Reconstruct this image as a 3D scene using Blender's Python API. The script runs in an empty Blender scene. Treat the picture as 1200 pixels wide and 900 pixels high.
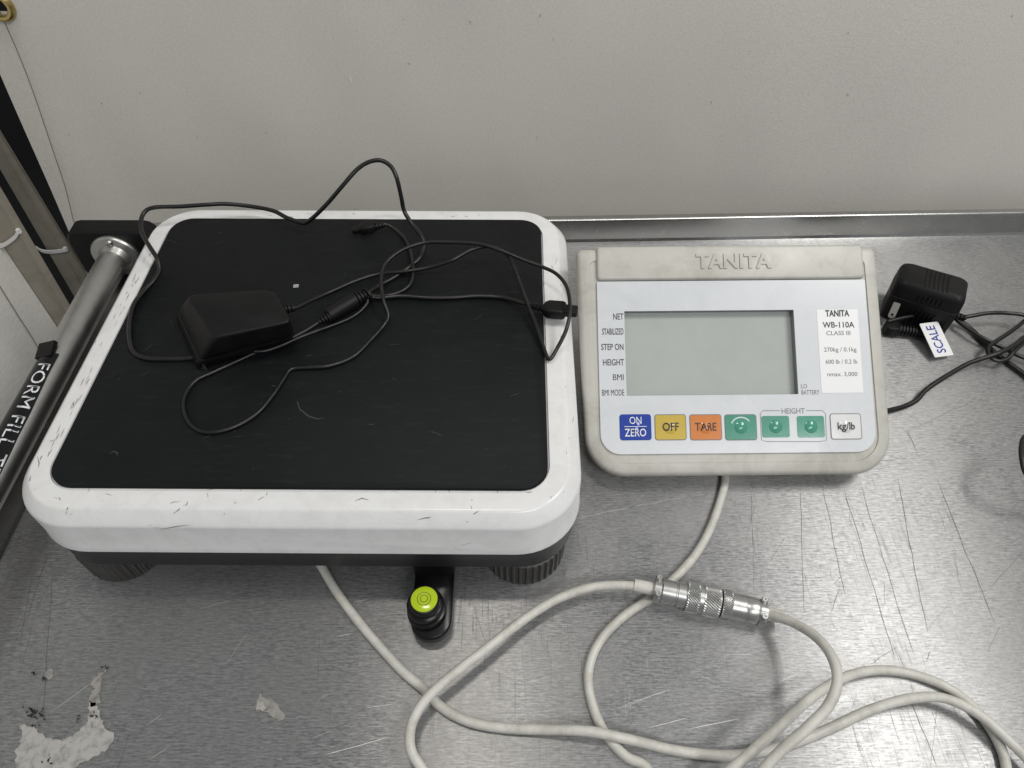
import bpy, bmesh, math, random
from mathutils import Vector, Matrix
from mathutils.bvhtree import BVHTree
random.seed(7)
R = math.radians
S = bpy.context.scene
C = S.collection

# ------------------------------------------------------------------ camera
F, PITCH, H = 850.0, R(49.8), 0.545           # focal length in pixels of a 1200x900 frame, tilt below horizontal, height over the bench
cd = bpy.data.cameras.new('camera'); cam = bpy.data.objects.new('camera', cd); C.objects.link(cam)
cd.sensor_width = 36.0; cd.lens = 36.0 * F / 1200.0; cd.clip_start = 0.01; cd.clip_end = 50
cam.location = (0, 0, H); cam.rotation_euler = (R(90) - PITCH, 0, 0)
S.camera = cam
S.render.resolution_x, S.render.resolution_y = 1024, 768

# ------------------------------------------------------------------ light
w = bpy.data.worlds.new('World'); S.world = w; w.use_nodes = True
bg = w.node_tree.nodes['Background']; bg.inputs[0].default_value = (0.93, 0.97, 1.0, 1); bg.inputs[1].default_value = 0.27
def area(name, loc, target, sx, sy, power, col):
    l = bpy.data.lights.new(name, 'AREA'); l.shape = 'RECTANGLE'; l.size = sx; l.size_y = sy; l.energy = power; l.color = col
    o = bpy.data.objects.new(name, l); C.objects.link(o); o.location = loc
    o.rotation_euler = (Vector(target) - Vector(loc)).to_track_quat('-Z', 'Y').to_euler()
    return o
area('ceiling_or_fill_lamp', (1.08, 0.34, 1.65), (0.1, 0.4, 0), 0.60, 0.45, 12.8, (1.0, 0.975, 0.93))
area('ceiling_or_fill_lamp', (-0.10, 0.41, 1.65), (0.0, 0.4, 0), 0.06, 0.34, 4.2, (1.0, 0.94, 0.85))
area('ceiling_or_fill_lamp', (0.9, -1.4, 2.2), (0.0, 0.7, 0.1), 1.4, 0.5, 23, (1.0, 0.985, 0.97))  # unseen fill lamp, added behind the camera to brighten the canvas sheets
S.view_settings.view_transform = 'Standard'; S.view_settings.look = 'None'
S.view_settings.exposure = 0.06; S.view_settings.gamma = 1.0
S.render.engine = 'CYCLES'

# ------------------------------------------------------------------ pixel -> place
cP, sP = math.cos(PITCH), math.sin(PITCH)
def ray(x, y):
    u, v = (x - 600) / F, (450 - y) / F
    return Vector((u, cP + v * sP, -sP + v * cP))
def at(x, y, z=0.0):
    r = ray(x, y); return Vector((0, 0, H)) + r * ((z - H) / r.z)
def aty(x, y, Y):
    r = ray(x, y); return Vector((0, 0, H)) + r * (Y / r.y)
def atx(x, y, X):
    r = ray(x, y); return Vector((0, 0, H)) + r * (X / r.x)

# ------------------------------------------------------------------ materials
def mat(name, col, rough=0.5, metal=0.0, **k):
    m = bpy.data.materials.new(name); m.use_nodes = True
    b = m.node_tree.nodes['Principled BSDF']
    b.inputs['Base Color'].default_value = (*col, 1); b.inputs['Roughness'].default_value = rough; b.inputs['Metallic'].default_value = metal
    for kk, v in k.items(): b.inputs[kk].default_value = v
    return m
class N:
    """small node-building helper"""
    def __init__(s, m): s.t = m.node_tree; s.b = s.t.nodes['Principled BSDF']
    def n(s, typ, **props):
        x = s.t.nodes.new(typ)
        for k, v in props.items(): setattr(x, k, v)
        return x
    def l(s, a, b): s.t.links.new(a, b)
    def coord(s, scale=(1, 1, 1), rot=(0, 0, 0), loc=(0, 0, 0)):
        tc = s.n('ShaderNodeTexCoord'); mp = s.n('ShaderNodeMapping')
        mp.inputs['Scale'].default_value = scale; mp.inputs['Rotation'].default_value = rot; mp.inputs['Location'].default_value = loc
        s.l(tc.outputs['Object'], mp.inputs['Vector']); return mp.outputs[0]
    def noise(s, vec, scale, detail=3, rough=0.5, dist=0.0):
        x = s.n('ShaderNodeTexNoise'); x.inputs['Scale'].default_value = scale; x.inputs['Detail'].default_value = detail
        x.inputs['Roughness'].default_value = rough; x.inputs['Distortion'].default_value = dist
        s.l(vec, x.inputs['Vector']); return x.outputs['Fac']
    def ramp(s, fac, stops):
        x = s.n('ShaderNodeValToRGB'); e = x.color_ramp.elements
        while len(e) < len(stops): e.new(0.5)
        for i, (p, c) in enumerate(stops):
            e[i].position = p; e[i].color = (*c, 1) if isinstance(c, tuple) else (c, c, c, 1)
        s.l(fac, x.inputs[0]); return x.outputs[0]
    def math(s, op, a, b=None, c=None):
        x = s.n('ShaderNodeMath', operation=op)
        for i, v in enumerate((a, b, c)):
            if v is None: continue
            if isinstance(v, (int, float)): x.inputs[i].default_value = v
            else: s.l(v, x.inputs[i])
        return x.outputs[0]
    def mix(s, fac, a, b, blend='MIX'):
        x = s.n('ShaderNodeMix', data_type='RGBA', blend_type=blend)
        if isinstance(fac, (int, float)): x.inputs[0].default_value = fac
        else: s.l(fac, x.inputs[0])
        for i, v in ((6, a), (7, b)):
            if isinstance(v, tuple): x.inputs[i].default_value = (*v, 1)
            else: s.l(v, x.inputs[i])
        return x.outputs[2]
    def bump(s, h, strength=0.2, dist=0.001, prev=None):
        x = s.n('ShaderNodeBump'); x.inputs['Strength'].default_value = strength; x.inputs['Distance'].default_value = dist
        s.l(h, x.inputs['Height'])
        if prev is not None: s.l(prev, x.inputs['Normal'])
        return x.outputs[0]
    def col(s, c): s.l(c, s.b.inputs['Base Color'])
    def rough(s, c): s.l(c, s.b.inputs['Roughness'])
    def normal(s, c): s.l(c, s.b.inputs['Normal'])

def steel_mat(name='brushed_steel'):
    m = mat(name, (0.5, 0.5, 0.5), 0.36, 0.66); n = N(m)
    brush = n.noise(n.coord((30, 300, 6)), 2.6, 4, 0.7)
    brush2 = n.noise(n.coord((85, 330, 30), loc=(3, 1, 0)), 2.4, 3, 0.7)
    cross = n.noise(n.coord((520, 9, 9), rot=(0, 0, R(5))), 2.2, 4, 0.6)
    cross2 = n.noise(n.coord((260, 5, 5), rot=(0, 0, R(-11))), 2.0, 3, 0.6)
    zone = n.noise(n.coord(loc=(0.4, 0.1, 0)), 5.0, 3)
    blot = n.noise(n.coord(loc=(1.3, 0.7, 0)), 14.0, 6, 0.7, 0.6)
    zmask = n.ramp(zone, [(0.40, 0.1), (0.62, 1.0)])
    h = n.math('ADD', n.math('MULTIPLY', brush, 1.0), n.math('MULTIPLY', brush2, 0.7))
    cl = n.math('MULTIPLY', n.ramp(cross, [(0.33, 1.0), (0.40, 0.0)]), zmask)
    cl2 = n.math('MULTIPLY', n.ramp(cross2, [(0.29, 1.0), (0.34, 0.0)]), zmask)
    lines = n.math('MAXIMUM', cl, cl2)
    h = n.math('SUBTRACT', h, n.math('MULTIPLY', lines, 0.3))
    n.normal(n.bump(h, 0.15, 0.0005))
    c = n.mix(n.ramp(n.math('ADD', n.math('MULTIPLY', brush, 0.5), n.math('MULTIPLY', brush2, 0.5)), [(0.38, 0.0), (0.62, 1.0)]), (0.17, 0.173, 0.176), (0.46, 0.46, 0.463))
    c = n.mix(n.ramp(blot, [(0.38, 0.0), (0.66, 0.6)]), c, (0.36, 0.357, 0.35))
    c = n.mix(n.math('MULTIPLY', lines, 0.6), c, (0.12, 0.12, 0.12))
    n.col(c)
    n.rough(n.math('ADD', n.ramp(blot, [(0.3, 0.28), (0.7, 0.40)]), n.math('MULTIPLY', brush2, 0.06)))
    n.b.inputs['Anisotropic'].default_value = 0.95
    tg = n.n('ShaderNodeTangent', direction_type='UV_MAP'); tg.uv_map = 'UVMap'
    n.l(tg.outputs[0], n.b.inputs['Tangent']); n.b.inputs['Anisotropic Rotation'].default_value = 0.25
    return m
def plain_steel(name, a=0.45, rough=0.32):
    m = mat(name, (a, a, a * 0.98), rough, 1.0); n = N(m)
    x = n.noise(n.coord(), 60, 6, 0.7, 0.4); y = None
    n.col(n.mix(n.ramp(x, [(0.35, 0.0), (0.7, 1.0)]), (a * 0.93, a * 0.93, a * 0.91), (a * 1.06, a * 1.06, a * 1.04)))
    n.rough(n.ramp(x, [(0.3, rough * 0.94), (0.75, rough * 1.10)]))
    return m
def worn_paint(name, base, dirt, rough, amount=0.5, spk=0.0, scale=1.0):
    """plastic or paint with grime blotches, hairline scratches and specks"""
    m = mat(name, base, rough); n = N(m)
    bl = n.noise(n.coord(), 22 * scale, 6, 0.7, 0.5); fine = n.noise(n.coord(loc=(2, 1, 3)), 140 * scale, 4, 0.7)
    sc = n.noise(n.coord((18, 300, 60), rot=(0, 0, R(32))), 2.0, 3, 0.6); sc2 = n.noise(n.coord((300, 22, 60), rot=(0, 0, R(14)), loc=(1, 4, 0)), 2.0, 3, 0.6)
    g = n.math('MULTIPLY', n.ramp(bl, [(0.45, 0.0), (0.78, 1.0)]), amount)
    c = n.mix(g, base, dirt)
    s1 = n.math('MAXIMUM', n.ramp(sc, [(0.24, 1.0), (0.29, 0.0)]), n.ramp(sc2, [(0.23, 1.0), (0.28, 0.0)]))
    c = n.mix(n.math('MULTIPLY', s1, 0.45 * amount), c, dirt)
    if spk: c = n.mix(n.math('MULTIPLY', n.ramp(fine, [(0.20, 1.0), (0.27, 0.0)]), spk), c, (0.05, 0.05, 0.045))
    n.col(c); n.rough(n.ramp(bl, [(0.3, rough * 0.85), (0.75, min(1, rough * 1.35))])); n.normal(n.bump(fine, 0.05, 0.0005))
    return m
def black_rubber():
    m = mat('black_rubber_mat', (0.012, 0.013, 0.013), 0.62); n = N(m)
    bl = n.noise(n.coord(), 9, 5, 0.65, 0.4); st = n.noise(n.coord((26, 120, 8), rot=(0, 0, R(4))), 2, 5, 0.7); sp = n.noise(n.coord(), 260, 2)
    c = n.mix(n.ramp(bl, [(0.3, 0.0), (0.75, 1.0)]), (0.0030, 0.0040, 0.0045), (0.0085, 0.0104, 0.0113))
    c = n.mix(n.math('MULTIPLY', n.ramp(st, [(0.54, 0.0), (0.80, 1.0)]), 0.34), c, (0.03, 0.033, 0.036))
    c = n.mix(n.math('MULTIPLY', n.ramp(sp, [(0.77, 0.0), (0.82, 1.0)]), 0.35), c, (0.11, 0.11, 0.11))
    n.col(c); n.rough(n.ramp(bl, [(0.3, 0.5), (0.7, 0.72)])); n.normal(n.bump(sp, 0.08, 0.0004))
    n.b.inputs['Specular IOR Level'].default_value = 0.20
    return m
def cloth_mat(name, a, b):
    m = mat(name, a, 0.85); n = N(m)
    wx = n.noise(n.coord((520, 60, 240)), 1.5, 3, 0.7); wz = n.noise(n.coord((240, 60, 520)), 1.5, 3, 0.7); bl = n.noise(n.coord(), 4.5, 5, 0.6); sp = n.noise(n.coord(loc=(4, 0, 1)), 90, 3)
    c = n.mix(n.ramp(bl, [(0.3, 0.0), (0.7, 1.0)]), a, b)
    c = n.mix(n.ramp(n.math('MULTIPLY', wx, wz), [(0.12, 0.0), (0.42, 0.42)]), c, tuple(x * 0.55 for x in a))
    c = n.mix(n.math('MULTIPLY', n.ramp(sp, [(0.20, 1.0), (0.26, 0.0)]), 0.35), c, (0.16, 0.15, 0.13))
    n.col(c); n.normal(n.bump(n.math('ADD', wx, wz), 0.22, 0.0010))
    return m
def grime_cable(name, base, dirt, rough):
    m = mat(name, base, rough); n = N(m)
    a = n.noise(n.coord(), 60, 5, 0.7, 0.3); f = n.noise(n.coord(loc=(1, 1, 1)), 420, 2)
    c = n.mix(n.ramp(a, [(0.42, 0.0), (0.80, 0.85)]), base, dirt)
    c = n.mix(n.math('MULTIPLY', n.ramp(f, [(0.22, 1.0), (0.30, 0.0)]), 0.35), c, tuple(x * 0.4 for x in dirt))
    n.col(c); n.rough(n.ramp(a, [(0.3, rough * 0.85), (0.7, rough * 1.3)]))
    return m

STEEL = steel_mat()
LIP = plain_steel('steel_lip', 0.5, 0.26)
TUBE = plain_steel('tube_steel', 0.50, 0.36)
NICKEL = plain_steel('nickel', 0.50, 0.33)
DARKGAP = mat('gap_shade_black', (0.012, 0.012, 0.013), 0.9)  # shade of the gap put into the colour of floor and wall
CANVAS = cloth_mat('canvas_cloth', (0.73, 0.705, 0.66), (0.695, 0.67, 0.63))
SIDEC = cloth_mat('pale_side_cloth', (0.82, 0.81, 0.77), (0.78, 0.77, 0.73))
POSTM = worn_paint('beige_post_paint', (0.33, 0.30, 0.25), (0.18, 0.16, 0.125), 0.42, 0.7)
BRASS = mat('brass', (0.55, 0.43, 0.18), 0.28, 1.0)
ZIP = mat('white_nylon', (0.78, 0.78, 0.77), 0.4)
THREAD = mat('hem_thread', (0.17, 0.16, 0.14), 0.9)
WHITE = worn_paint('white_enamel', (0.76, 0.765, 0.77), (0.42, 0.41, 0.39), 0.22, 0.30, 0.45, 2.6)
RUBBER = black_rubber()
BASEM = mat('dark_grey_steel', (0.045, 0.046, 0.048), 0.40, 0.4)
FOOTM = mat('black_foot_rubber', (0.055, 0.053, 0.050), 0.45)
BLACKP = worn_paint('black_plastic', (0.0055, 0.0055, 0.006), (0.014, 0.014, 0.014), 0.45, 0.5); BLACKP.node_tree.nodes['Principled BSDF'].inputs['Specular IOR Level'].default_value = 0.25
GLOSSB = mat('glossy_black_plastic', (0.006, 0.006, 0.0065), 0.28, 0.0, **{'Specular IOR Level': 0.3})
CORD = grime_cable('black_cord', (0.006, 0.006, 0.0063), (0.014, 0.014, 0.014), 0.33)
WCORD = grime_cable('grey_white_cord', (0.62, 0.61, 0.565), (0.36, 0.345, 0.30), 0.42)
LEVELG = mat('yellow_green_vial', (0.42, 0.56, 0.012), 0.16)
LEVELR = mat('vial_ring_ink', (0.16, 0.22, 0.01), 0.3)
SHELL = worn_paint('beige_plastic', (0.50, 0.492, 0.452), (0.30, 0.285, 0.24), 0.40, 0.8, 0.2)
PANEL = worn_paint('pale_grey_overlay', (0.64, 0.665, 0.695), (0.50, 0.525, 0.56), 0.24, 0.75)
STICKER = worn_paint('white_sticker', (0.80, 0.81, 0.82), (0.70, 0.70, 0.70), 0.35, 0.3)
LCD = worn_paint('lcd_grey_green', (0.435, 0.465, 0.44), (0.385, 0.41, 0.39), 0.13, 0.8)
LCDWALL = mat('lcd_recess_wall', (0.22, 0.23, 0.25), 0.5)
INK = mat('dark_ink', (0.03, 0.032, 0.037), 0.5)
INKSOFT = mat('grey_ink', (0.17, 0.175, 0.18), 0.5)
WINK = mat('white_ink', (0.80, 0.82, 0.86), 0.4)
BLUEINK = mat('blue_ink', (0.02, 0.05, 0.30), 0.5)
BTN = {k: worn_paint(k + '_button', c, tuple(x * 0.7 for x in c), 0.13, 0.5) for k, c in
       dict(blue=(0.022, 0.060, 0.36), yellow=(0.60, 0.44, 0.085), orange=(0.66, 0.235, 0.07), green=(0.075, 0.30, 0.215), white=(0.74, 0.75, 0.75)).items()}
RESIDUE = worn_paint('dried_white_residue', (0.42, 0.41, 0.39), (0.15, 0.145, 0.135), 0.6, 1.0, 0.6, 7.0)
GLUE = worn_paint('grey_glue_stain', (0.30, 0.29, 0.27), (0.10, 0.095, 0.09), 0.7, 1.0, 0.6, 8.0)
SOOT = mat('black_flecks', (0.022, 0.021, 0.02), 0.8)
SCRB = mat('bright_scratch', (0.62, 0.62, 0.62), 0.42, 1.0)
SCRD = mat('dark_scratch', (0.19, 0.19, 0.19), 0.5, 0.7)
SCUFF = mat('dark_scuff', (0.27, 0.265, 0.25), 0.6)

# ------------------------------------------------------------------ mesh helpers
def mesh_obj(name, verts, faces, m, parent=None, smooth=True, angle=40):
    me = bpy.data.meshes.new(name); me.from_pydata([tuple(v) for v in verts], [], faces); me.update()
    me.materials.append(m)
    bm = bmesh.new(); bm.from_mesh(me); bmesh.ops.recalc_face_normals(bm, faces=bm.faces)
    for f in bm.faces: f.smooth = smooth
    if smooth:
        for e in bm.edges:
            if len(e.link_faces) == 2 and e.calc_face_angle(0) > R(angle): e.smooth = False
    bm.to_mesh(me); bm.free()
    o = bpy.data.objects.new(name, me); C.objects.link(o)
    if parent: o.parent = parent
    return o
def empty(name, loc=(0, 0, 0), rot=(0, 0, 0)):
    o = bpy.data.objects.new(name, None); C.objects.link(o); o.location = loc; o.rotation_euler = rot; o.empty_display_size = 0.02
    return o
def tag(o, label, cat, group=None):
    o['label'] = label; o['category'] = cat
    if group: o['group'] = group
    return o
class MB:
    """collects shapes for ONE mesh object"""
    def __init__(s): s.v = []; s.f = []
    def add(s, v, f, M=None):
        k = len(s.v); s.v += [(M @ Vector(p)) if M else Vector(p) for p in v]; s.f += [tuple(i + k for i in q) for q in f]
    def box(s, c, d, M=None):
        x, y, z = d[0] / 2, d[1] / 2, d[2] / 2
        v = [(c[0] + a * x, c[1] + b * y, c[2] + e * z) for a in (-1, 1) for b in (-1, 1) for e in (-1, 1)]
        s.add(v, [(0, 1, 3, 2), (4, 6, 7, 5), (0, 4, 5, 1), (2, 3, 7, 6), (0, 2, 6, 4), (1, 5, 7, 3)], M)
    def rings(s, rings, close=(True, True), M=None):
        n = len(rings[0]); v = [p for r in rings for p in r]; f = []
        for i in range(len(rings) - 1):
            for j in range(n):
                a, b = i * n + j, i * n + (j + 1) % n
                f.append((a, b, b + n, a + n))
        if close[0]: f.append(tuple(range(n - 1, -1, -1)))
        if close[1]: f.append(tuple(range((len(rings) - 1) * n, len(rings) * n)))
        s.add(v, f, M)
    def lathe(s, prof, seg=40, M=None, caps=True):
        s.rings([[(r * math.cos(2 * math.pi * j / seg), r * math.sin(2 * math.pi * j / seg), z) for j in range(seg)] for r, z in prof], (caps, caps), M)
    def build(s, name, m, parent=None, smooth=True, angle=40): return mesh_obj(name, s.v, s.f, m, parent, smooth, angle)
def rrect(x0, x1, y0, y1, r, z=0.0, seg=8):
    p = []
    rs = r if isinstance(r, (tuple, list)) else (r,) * 4      # corners: x1y1, x0y1, x0y0, x1y0
    for (cx, cy, a, q) in ((x1, y1, 0, 0), (x0, y1, 90, 1), (x0, y0, 180, 2), (x1, y0, 270, 3)):
        rr = rs[q]
        ox = cx - rr if cx == x1 else cx + rr; oy = cy - rr if cy == y1 else cy + rr
        for i in range(seg + 1):
            t = R(a + 90 * i / seg); p.append((ox + rr * math.cos(t), oy + rr * math.sin(t), z))
    return p
def spline(pts, per=8):
    """Catmull-Rom (centripetal feel) through 3-D points"""
    P = [Vector(p) for p in pts]; P = [2 * P[0] - P[1]] + P + [2 * P[-1] - P[-2]]; out = []
    for i in range(1, len(P) - 2):
        a, b, c, d = P[i - 1:i + 3]
        for k in range(per):
            t = k / per
            out.append(0.5 * ((2 * b) + (c - a) * t + (2 * a - 5 * b + 4 * c - d) * t * t + (3 * b - a - 3 * c + d) * t ** 3))
    out.append(P[-2].copy()); return out
def tube_mb(pts, r, seg=12, mb=None, rf=None, per=8):
    mb = mb or MB(); Q = spline(pts, per) if per else [Vector(p) for p in pts]
    Tn = [(Q[min(i + 1, len(Q) - 1)] - Q[max(i - 1, 0)]).normalized() for i in range(len(Q))]
    nrm = Tn[0].orthogonal().normalized(); rings = []
    for i, p in enumerate(Q):
        nrm = (nrm - Tn[i] * nrm.dot(Tn[i])).normalized(); bn = Tn[i].cross(nrm)
        rr = r if rf is None else rf(i / (len(Q) - 1)) * r
        rings.append([p + (nrm * math.cos(2 * math.pi * j / seg) + bn * math.sin(2 * math.pi * j / seg)) * rr for j in range(seg)])
    mb.rings(rings); return mb
def frame_along(a, b, up=(0, 0, 1)):
    """matrix whose local +Z runs from a to b"""
    a, b = Vector(a), Vector(b); z = (b - a).normalized(); x = Vector(up).cross(z)
    if x.length < 1e-4: x = Vector((1, 0, 0))
    x.normalize(); y = z.cross(x)
    return Matrix(((x.x, y.x, z.x, a.x), (x.y, y.y, z.y, a.y), (x.z, y.z, z.z, a.z), (0, 0, 0, 1)))
def plate(name, outer, holes, z0, z1, m, parent=None, bevel=0.0):
    """flat plate with holes, filled from closed 2-D outlines"""
    cu = bpy.data.curves.new(name, 'CURVE'); cu.dimensions = '2D'; cu.fill_mode = 'BOTH'; cu.extrude = (z1 - z0) / 2
    for ring in [outer] + holes:
        sp = cu.splines.new('POLY'); sp.points.add(len(ring) - 1); sp.use_cyclic_u = True
        for i, p in enumerate(ring): sp.points[i].co = (p[0], p[1], 0, 1)
    return curve_mesh(name, cu, m, parent, Matrix.Translation((0, 0, (z0 + z1) / 2)))
def curve_mesh(name, cu, m, parent, M, warp=None):
    t = bpy.data.objects.new('tmp', cu); C.objects.link(t)
    me = bpy.data.meshes.new_from_object(t.evaluated_get(bpy.context.evaluated_depsgraph_get()))
    bpy.data.objects.remove(t); bpy.data.curves.remove(cu)
    me.name = name; me.transform(M)
    if warp:
        bm = bmesh.new(); bm.from_mesh(me)
        bmesh.ops.triangulate(bm, faces=bm.faces)
        bmesh.ops.subdivide_edges(bm, edges=[e for e in bm.edges if e.calc_length() > 0.0012], cuts=2)
        for v in bm.verts: v.co = warp(v.co)
        bm.to_mesh(me); bm.free()
    me.materials.clear(); me.materials.append(m)
    o = bpy.data.objects.new(name, me); C.objects.link(o)
    if parent: o.parent = parent
    return o
def text(name, s, size, M, m, parent, align='CENTER', sx=1.0, bold=0.0, ext=0.00008, space=1.0, warp=None):
    """lettering as mesh; size = cap height in metres"""
    cu = bpy.data.curves.new(name, 'FONT'); cu.body = s; cu.align_x = align; cu.align_y = 'CENTER'
    cu.size = 1.0; cu.offset = bold; cu.extrude = ext / (size / 0.7); cu.space_character = space; cu.resolution_u = 3
    k = size / 0.7
    return curve_mesh(name, cu, m, parent, M @ Matrix.Diagonal((k * sx, k, k, 1)), warp)
def bvh_of(o):
    me = o.data; M = o.matrix_basis if not o.parent else o.parent.matrix_basis @ o.matrix_basis
    return BVHTree.FromPolygons([M @ v.co for v in me.vertices], [tuple(p.vertices) for p in me.polygons])
def decals(name, strokes, bvh, m, parent, lift=0.00015):
    """marks on a surface: each stroke = (pixel polyline, width in metres); laid on the surface hit by the pixel's ray"""
    mb = MB(); Mi = (parent.matrix_basis.inverted() if parent else Matrix())
    for pts, wd in strokes:
        hits = []
        for (x, y) in pts:
            h = bvh.ray_cast(Vector((0, 0, H)), ray(x, y).normalized())
            if h[0] is not None: hits.append((h[0], h[1] if h[1].dot(ray(x, y)) < 0 else -h[1]))
        if len(hits) < 2: continue
        v = []
        for i, (p, nn) in enumerate(hits):
            tdir = (hits[min(i + 1, len(hits) - 1)][0] - hits[max(i - 1, 0)][0]).normalized(); sd = nn.cross(tdir).normalized()
            ww = wd * (0.25 if i in (0, len(hits) - 1) else random.uniform(0.7, 1.15)) / 2
            v += [p + nn * lift + sd * ww, p + nn * lift - sd * ww]
        mb.add(v, [(2 * i, 2 * i + 1, 2 * i + 3, 2 * i + 2) for i in range(len(hits) - 1)], Mi)
    o = mb.build(name, m, parent); o['kind'] = 'stuff'; return o
def wob(a, b, n, j):
    return [(a[0] + (b[0] - a[0]) * i / n + random.uniform(-j, j), a[1] + (b[1] - a[1]) * i / n + random.uniform(-j, j)) for i in range(n + 1)]

# ------------------------------------------------------------------ setting: bench, near-black floor and wall behind
def plane_uv(o):
    uv = o.data.uv_layers.new(name='UVMap')
    for lp in o.data.loops:
        c = o.data.vertices[lp.vertex_index].co; uv.data[lp.index].uv = (c.x, c.y + c.z)
bench = empty('steel_bench'); bench['kind'] = 'structure'
ROTB = 0.0262                                              # the bench runs a little askew to the camera
def by(x): return 0.6772 + ROTB * x                        # back line of the bench top
XL, XR, YF = -0.4175, 1.15, -0.55
nx, ny = 40, 34
gv, gf = [], []
for i in range(nx + 1):
    for j in range(ny + 1):
        x = XL + (XR - XL) * i / nx; y = YF + (by(x) - YF) * j / ny
        gv.append((x, y, 0.0))
for i in range(nx):
    for j in range(ny):
        a = i * (ny + 1) + j; gf.append((a, a + ny + 1, a + ny + 2, a + 1))
top = mesh_obj('bench_top', gv, gf, STEEL, bench); plane_uv(top)
# back upstand with folded edge, and the side upstand
def lip(name, a, b, outward, m):
    mb = MB(); a, b = Vector(a), Vector(b); o = Vector(outward); prof = [(0.0, 0.0), (0.0012, 0.0012), (0.002, 0.004), (0.002, 0.0285), (0.0028, 0.0302), (0.0045, 0.0305), (0.0105, 0.0300), (0.0112, 0.0285), (0.0112, -0.03), (0.006, -0.03), (0.006, -0.002), (0, -0.002)]
    n = 24
    mb.rings([[a.lerp(b, i / n) + o * q[0] + Vector((0, 0, q[1])) for q in prof] for i in range(n + 1)])
    ob = mb.build(name, m, bench, angle=60); return ob
lip('back_upstand', (XL - 0.011, by(XL), 0), (XR, by(XR), 0), (0, 1, 0), LIP)
lip('side_upstand', (XL, YF, 0), (XL, by(XL) - 0.0005, 0), (-1, 0, 0), LIP)
# apron under the front of the bench top is never in view; floor and wall behind are coloured near-black to put shade into the gap
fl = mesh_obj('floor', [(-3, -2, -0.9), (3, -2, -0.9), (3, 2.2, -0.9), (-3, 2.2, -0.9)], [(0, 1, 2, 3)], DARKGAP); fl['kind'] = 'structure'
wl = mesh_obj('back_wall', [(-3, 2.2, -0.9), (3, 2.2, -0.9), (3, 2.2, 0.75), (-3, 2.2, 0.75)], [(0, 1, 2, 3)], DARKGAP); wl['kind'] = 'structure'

# ------------------------------------------------------------------ canvas sheets
YC = 0.735
def canvas_edge(z):                                        # left edge of the back sheet, x as a function of height
    p, q = aty(0, 95, YC), aty(75, 265, YC)
    return p.x + (q.x - p.x) * (z - p.z) / (q.z - p.z)
cv = empty('canvas_sheet', (0.3, YC, -0.3)); tag(cv, 'large grey-beige canvas sheet hanging behind the steel bench', 'canvas')
g0 = aty(-1, 7, YC)                                        # grommet centre
z0, z1 = -0.5, 0.66
nz, nxx = 190, 300
verts, faces = [], []
from mathutils import noise as mn
for i in range(nxx + 1):
    for j in range(nz + 1):
        z = z0 + (z1 - z0) * j / nz; x = canvas_edge(z) + (1.5 - canvas_edge(z)) * (i / nxx) ** 1.25
        y = YC + 0.004 * mn.noise((x * 3.1, z * 2.3, 0.5)) + 0.0013 * mn.noise((x * 13, z * 7, 2.0)) + 0.003 * max(0, 1 - (x - canvas_edge(z)) / 0.05)
        verts.append(Vector((x, y, z)))
for i in range(nxx):
    for j in range(nz):
        a = i * (nz + 1) + j; q = (a, a + nz + 1, a + nz + 2, a + 1)
        ctr = sum((verts[k] for k in q), Vector()) / 4
        if math.hypot(ctr.x - g0.x, ctr.z - g0.z) > 0.0078: faces.append(q)
o = mesh_obj('cloth', [v - Vector(cv.location) for v in verts], faces, CANVAS, cv)
bcv = bvh_of(o)
decals('cloth_nick', [(((409, 88), (411, 93), (413, 98)), 0.0028)], bcv, ZIP, cv, 0.0004)
decals('cloth_specks', [(wob((x, y), (x + random.uniform(-3, 3), y + random.uniform(1, 4)), 3, 0.3), random.uniform(0.0006, 0.0016)) for x, y in [(478, 73), (630, 160), (536, 189), (992, 110), (834, 118), (648, 44), (1185, 18), (120, 120), (740, 205)] + [(random.uniform(60, 1190), random.uniform(8, 240)) for k in range(8)]], bcv, mat('cloth_fleck', (0.44, 0.42, 0.38), 0.9), cv, 0.0004)
# hem stitch line
hem = [aty(x, y, YC - 0.0016) for x, y in ((8, 32), (22, 64), (36, 100), (50, 140), (64, 182), (76, 218), (84, 250), (90, 275))]
lead = [hem[0] + (hem[0] - hem[1]) * k for k in (6, 3)]
mb = tube_mb([p - Vector(cv.location) for p in lead + hem], 0.00045, 6)
mb.build('hem_stitch', THREAD, cv)
mb = MB()
Mg = Matrix.Translation(g0 - Vector(cv.location)) @ Matrix.Rotation(R(90), 4, 'X')
mb.lathe([(0.0088, -0.004), (0.0080, 0.002), (0.0092, 0.0042), (0.0118, 0.0046), (0.0142, 0.0030), (0.0150, 0.0012), (0.0150, -0.001), (0.0130, -0.004)], 48, Mg, caps=False)
mb.build('grommet', BRASS, cv)

# second sheet, tied to the far post, running towards the camera
XS = -0.622
sc = empty('side_canvas', (XS, 0.5, -0.6)); tag(sc, 'pale canvas sheet tied to the narrow post beyond the side of the bench', 'canvas')
pe = atx(3.5, 290, XS); pe2 = atx(69, 388, XS)
verts, faces = [], []
for i in range(41):
    for j in range(41):
        z = -0.85 + 1.25 * j / 40; ye = pe.y + (pe2.y - pe.y) * (z - pe.z) / (pe2.z - pe.z); ye = max(min(ye, 0.9), 0.45)
        y = ye - 1.1 * (i / 40) ** 1.3
        verts.append(Vector((XS + 0.003 * mn.noise((y * 4, z * 3, 7.0)), y, z)) - Vector(sc.location))
for i in range(40):
    for j in range(40):
        a = i * 41 + j; faces.append((a, a + 1, a + 42, a + 41))
mesh_obj('cloth', verts, faces, SIDEC, sc)
hp = [atx(x, y, XS + 0.0035) for x, y in ((-12, 318), (0, 336), (20, 368), (36, 393), (52, 420))]
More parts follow.
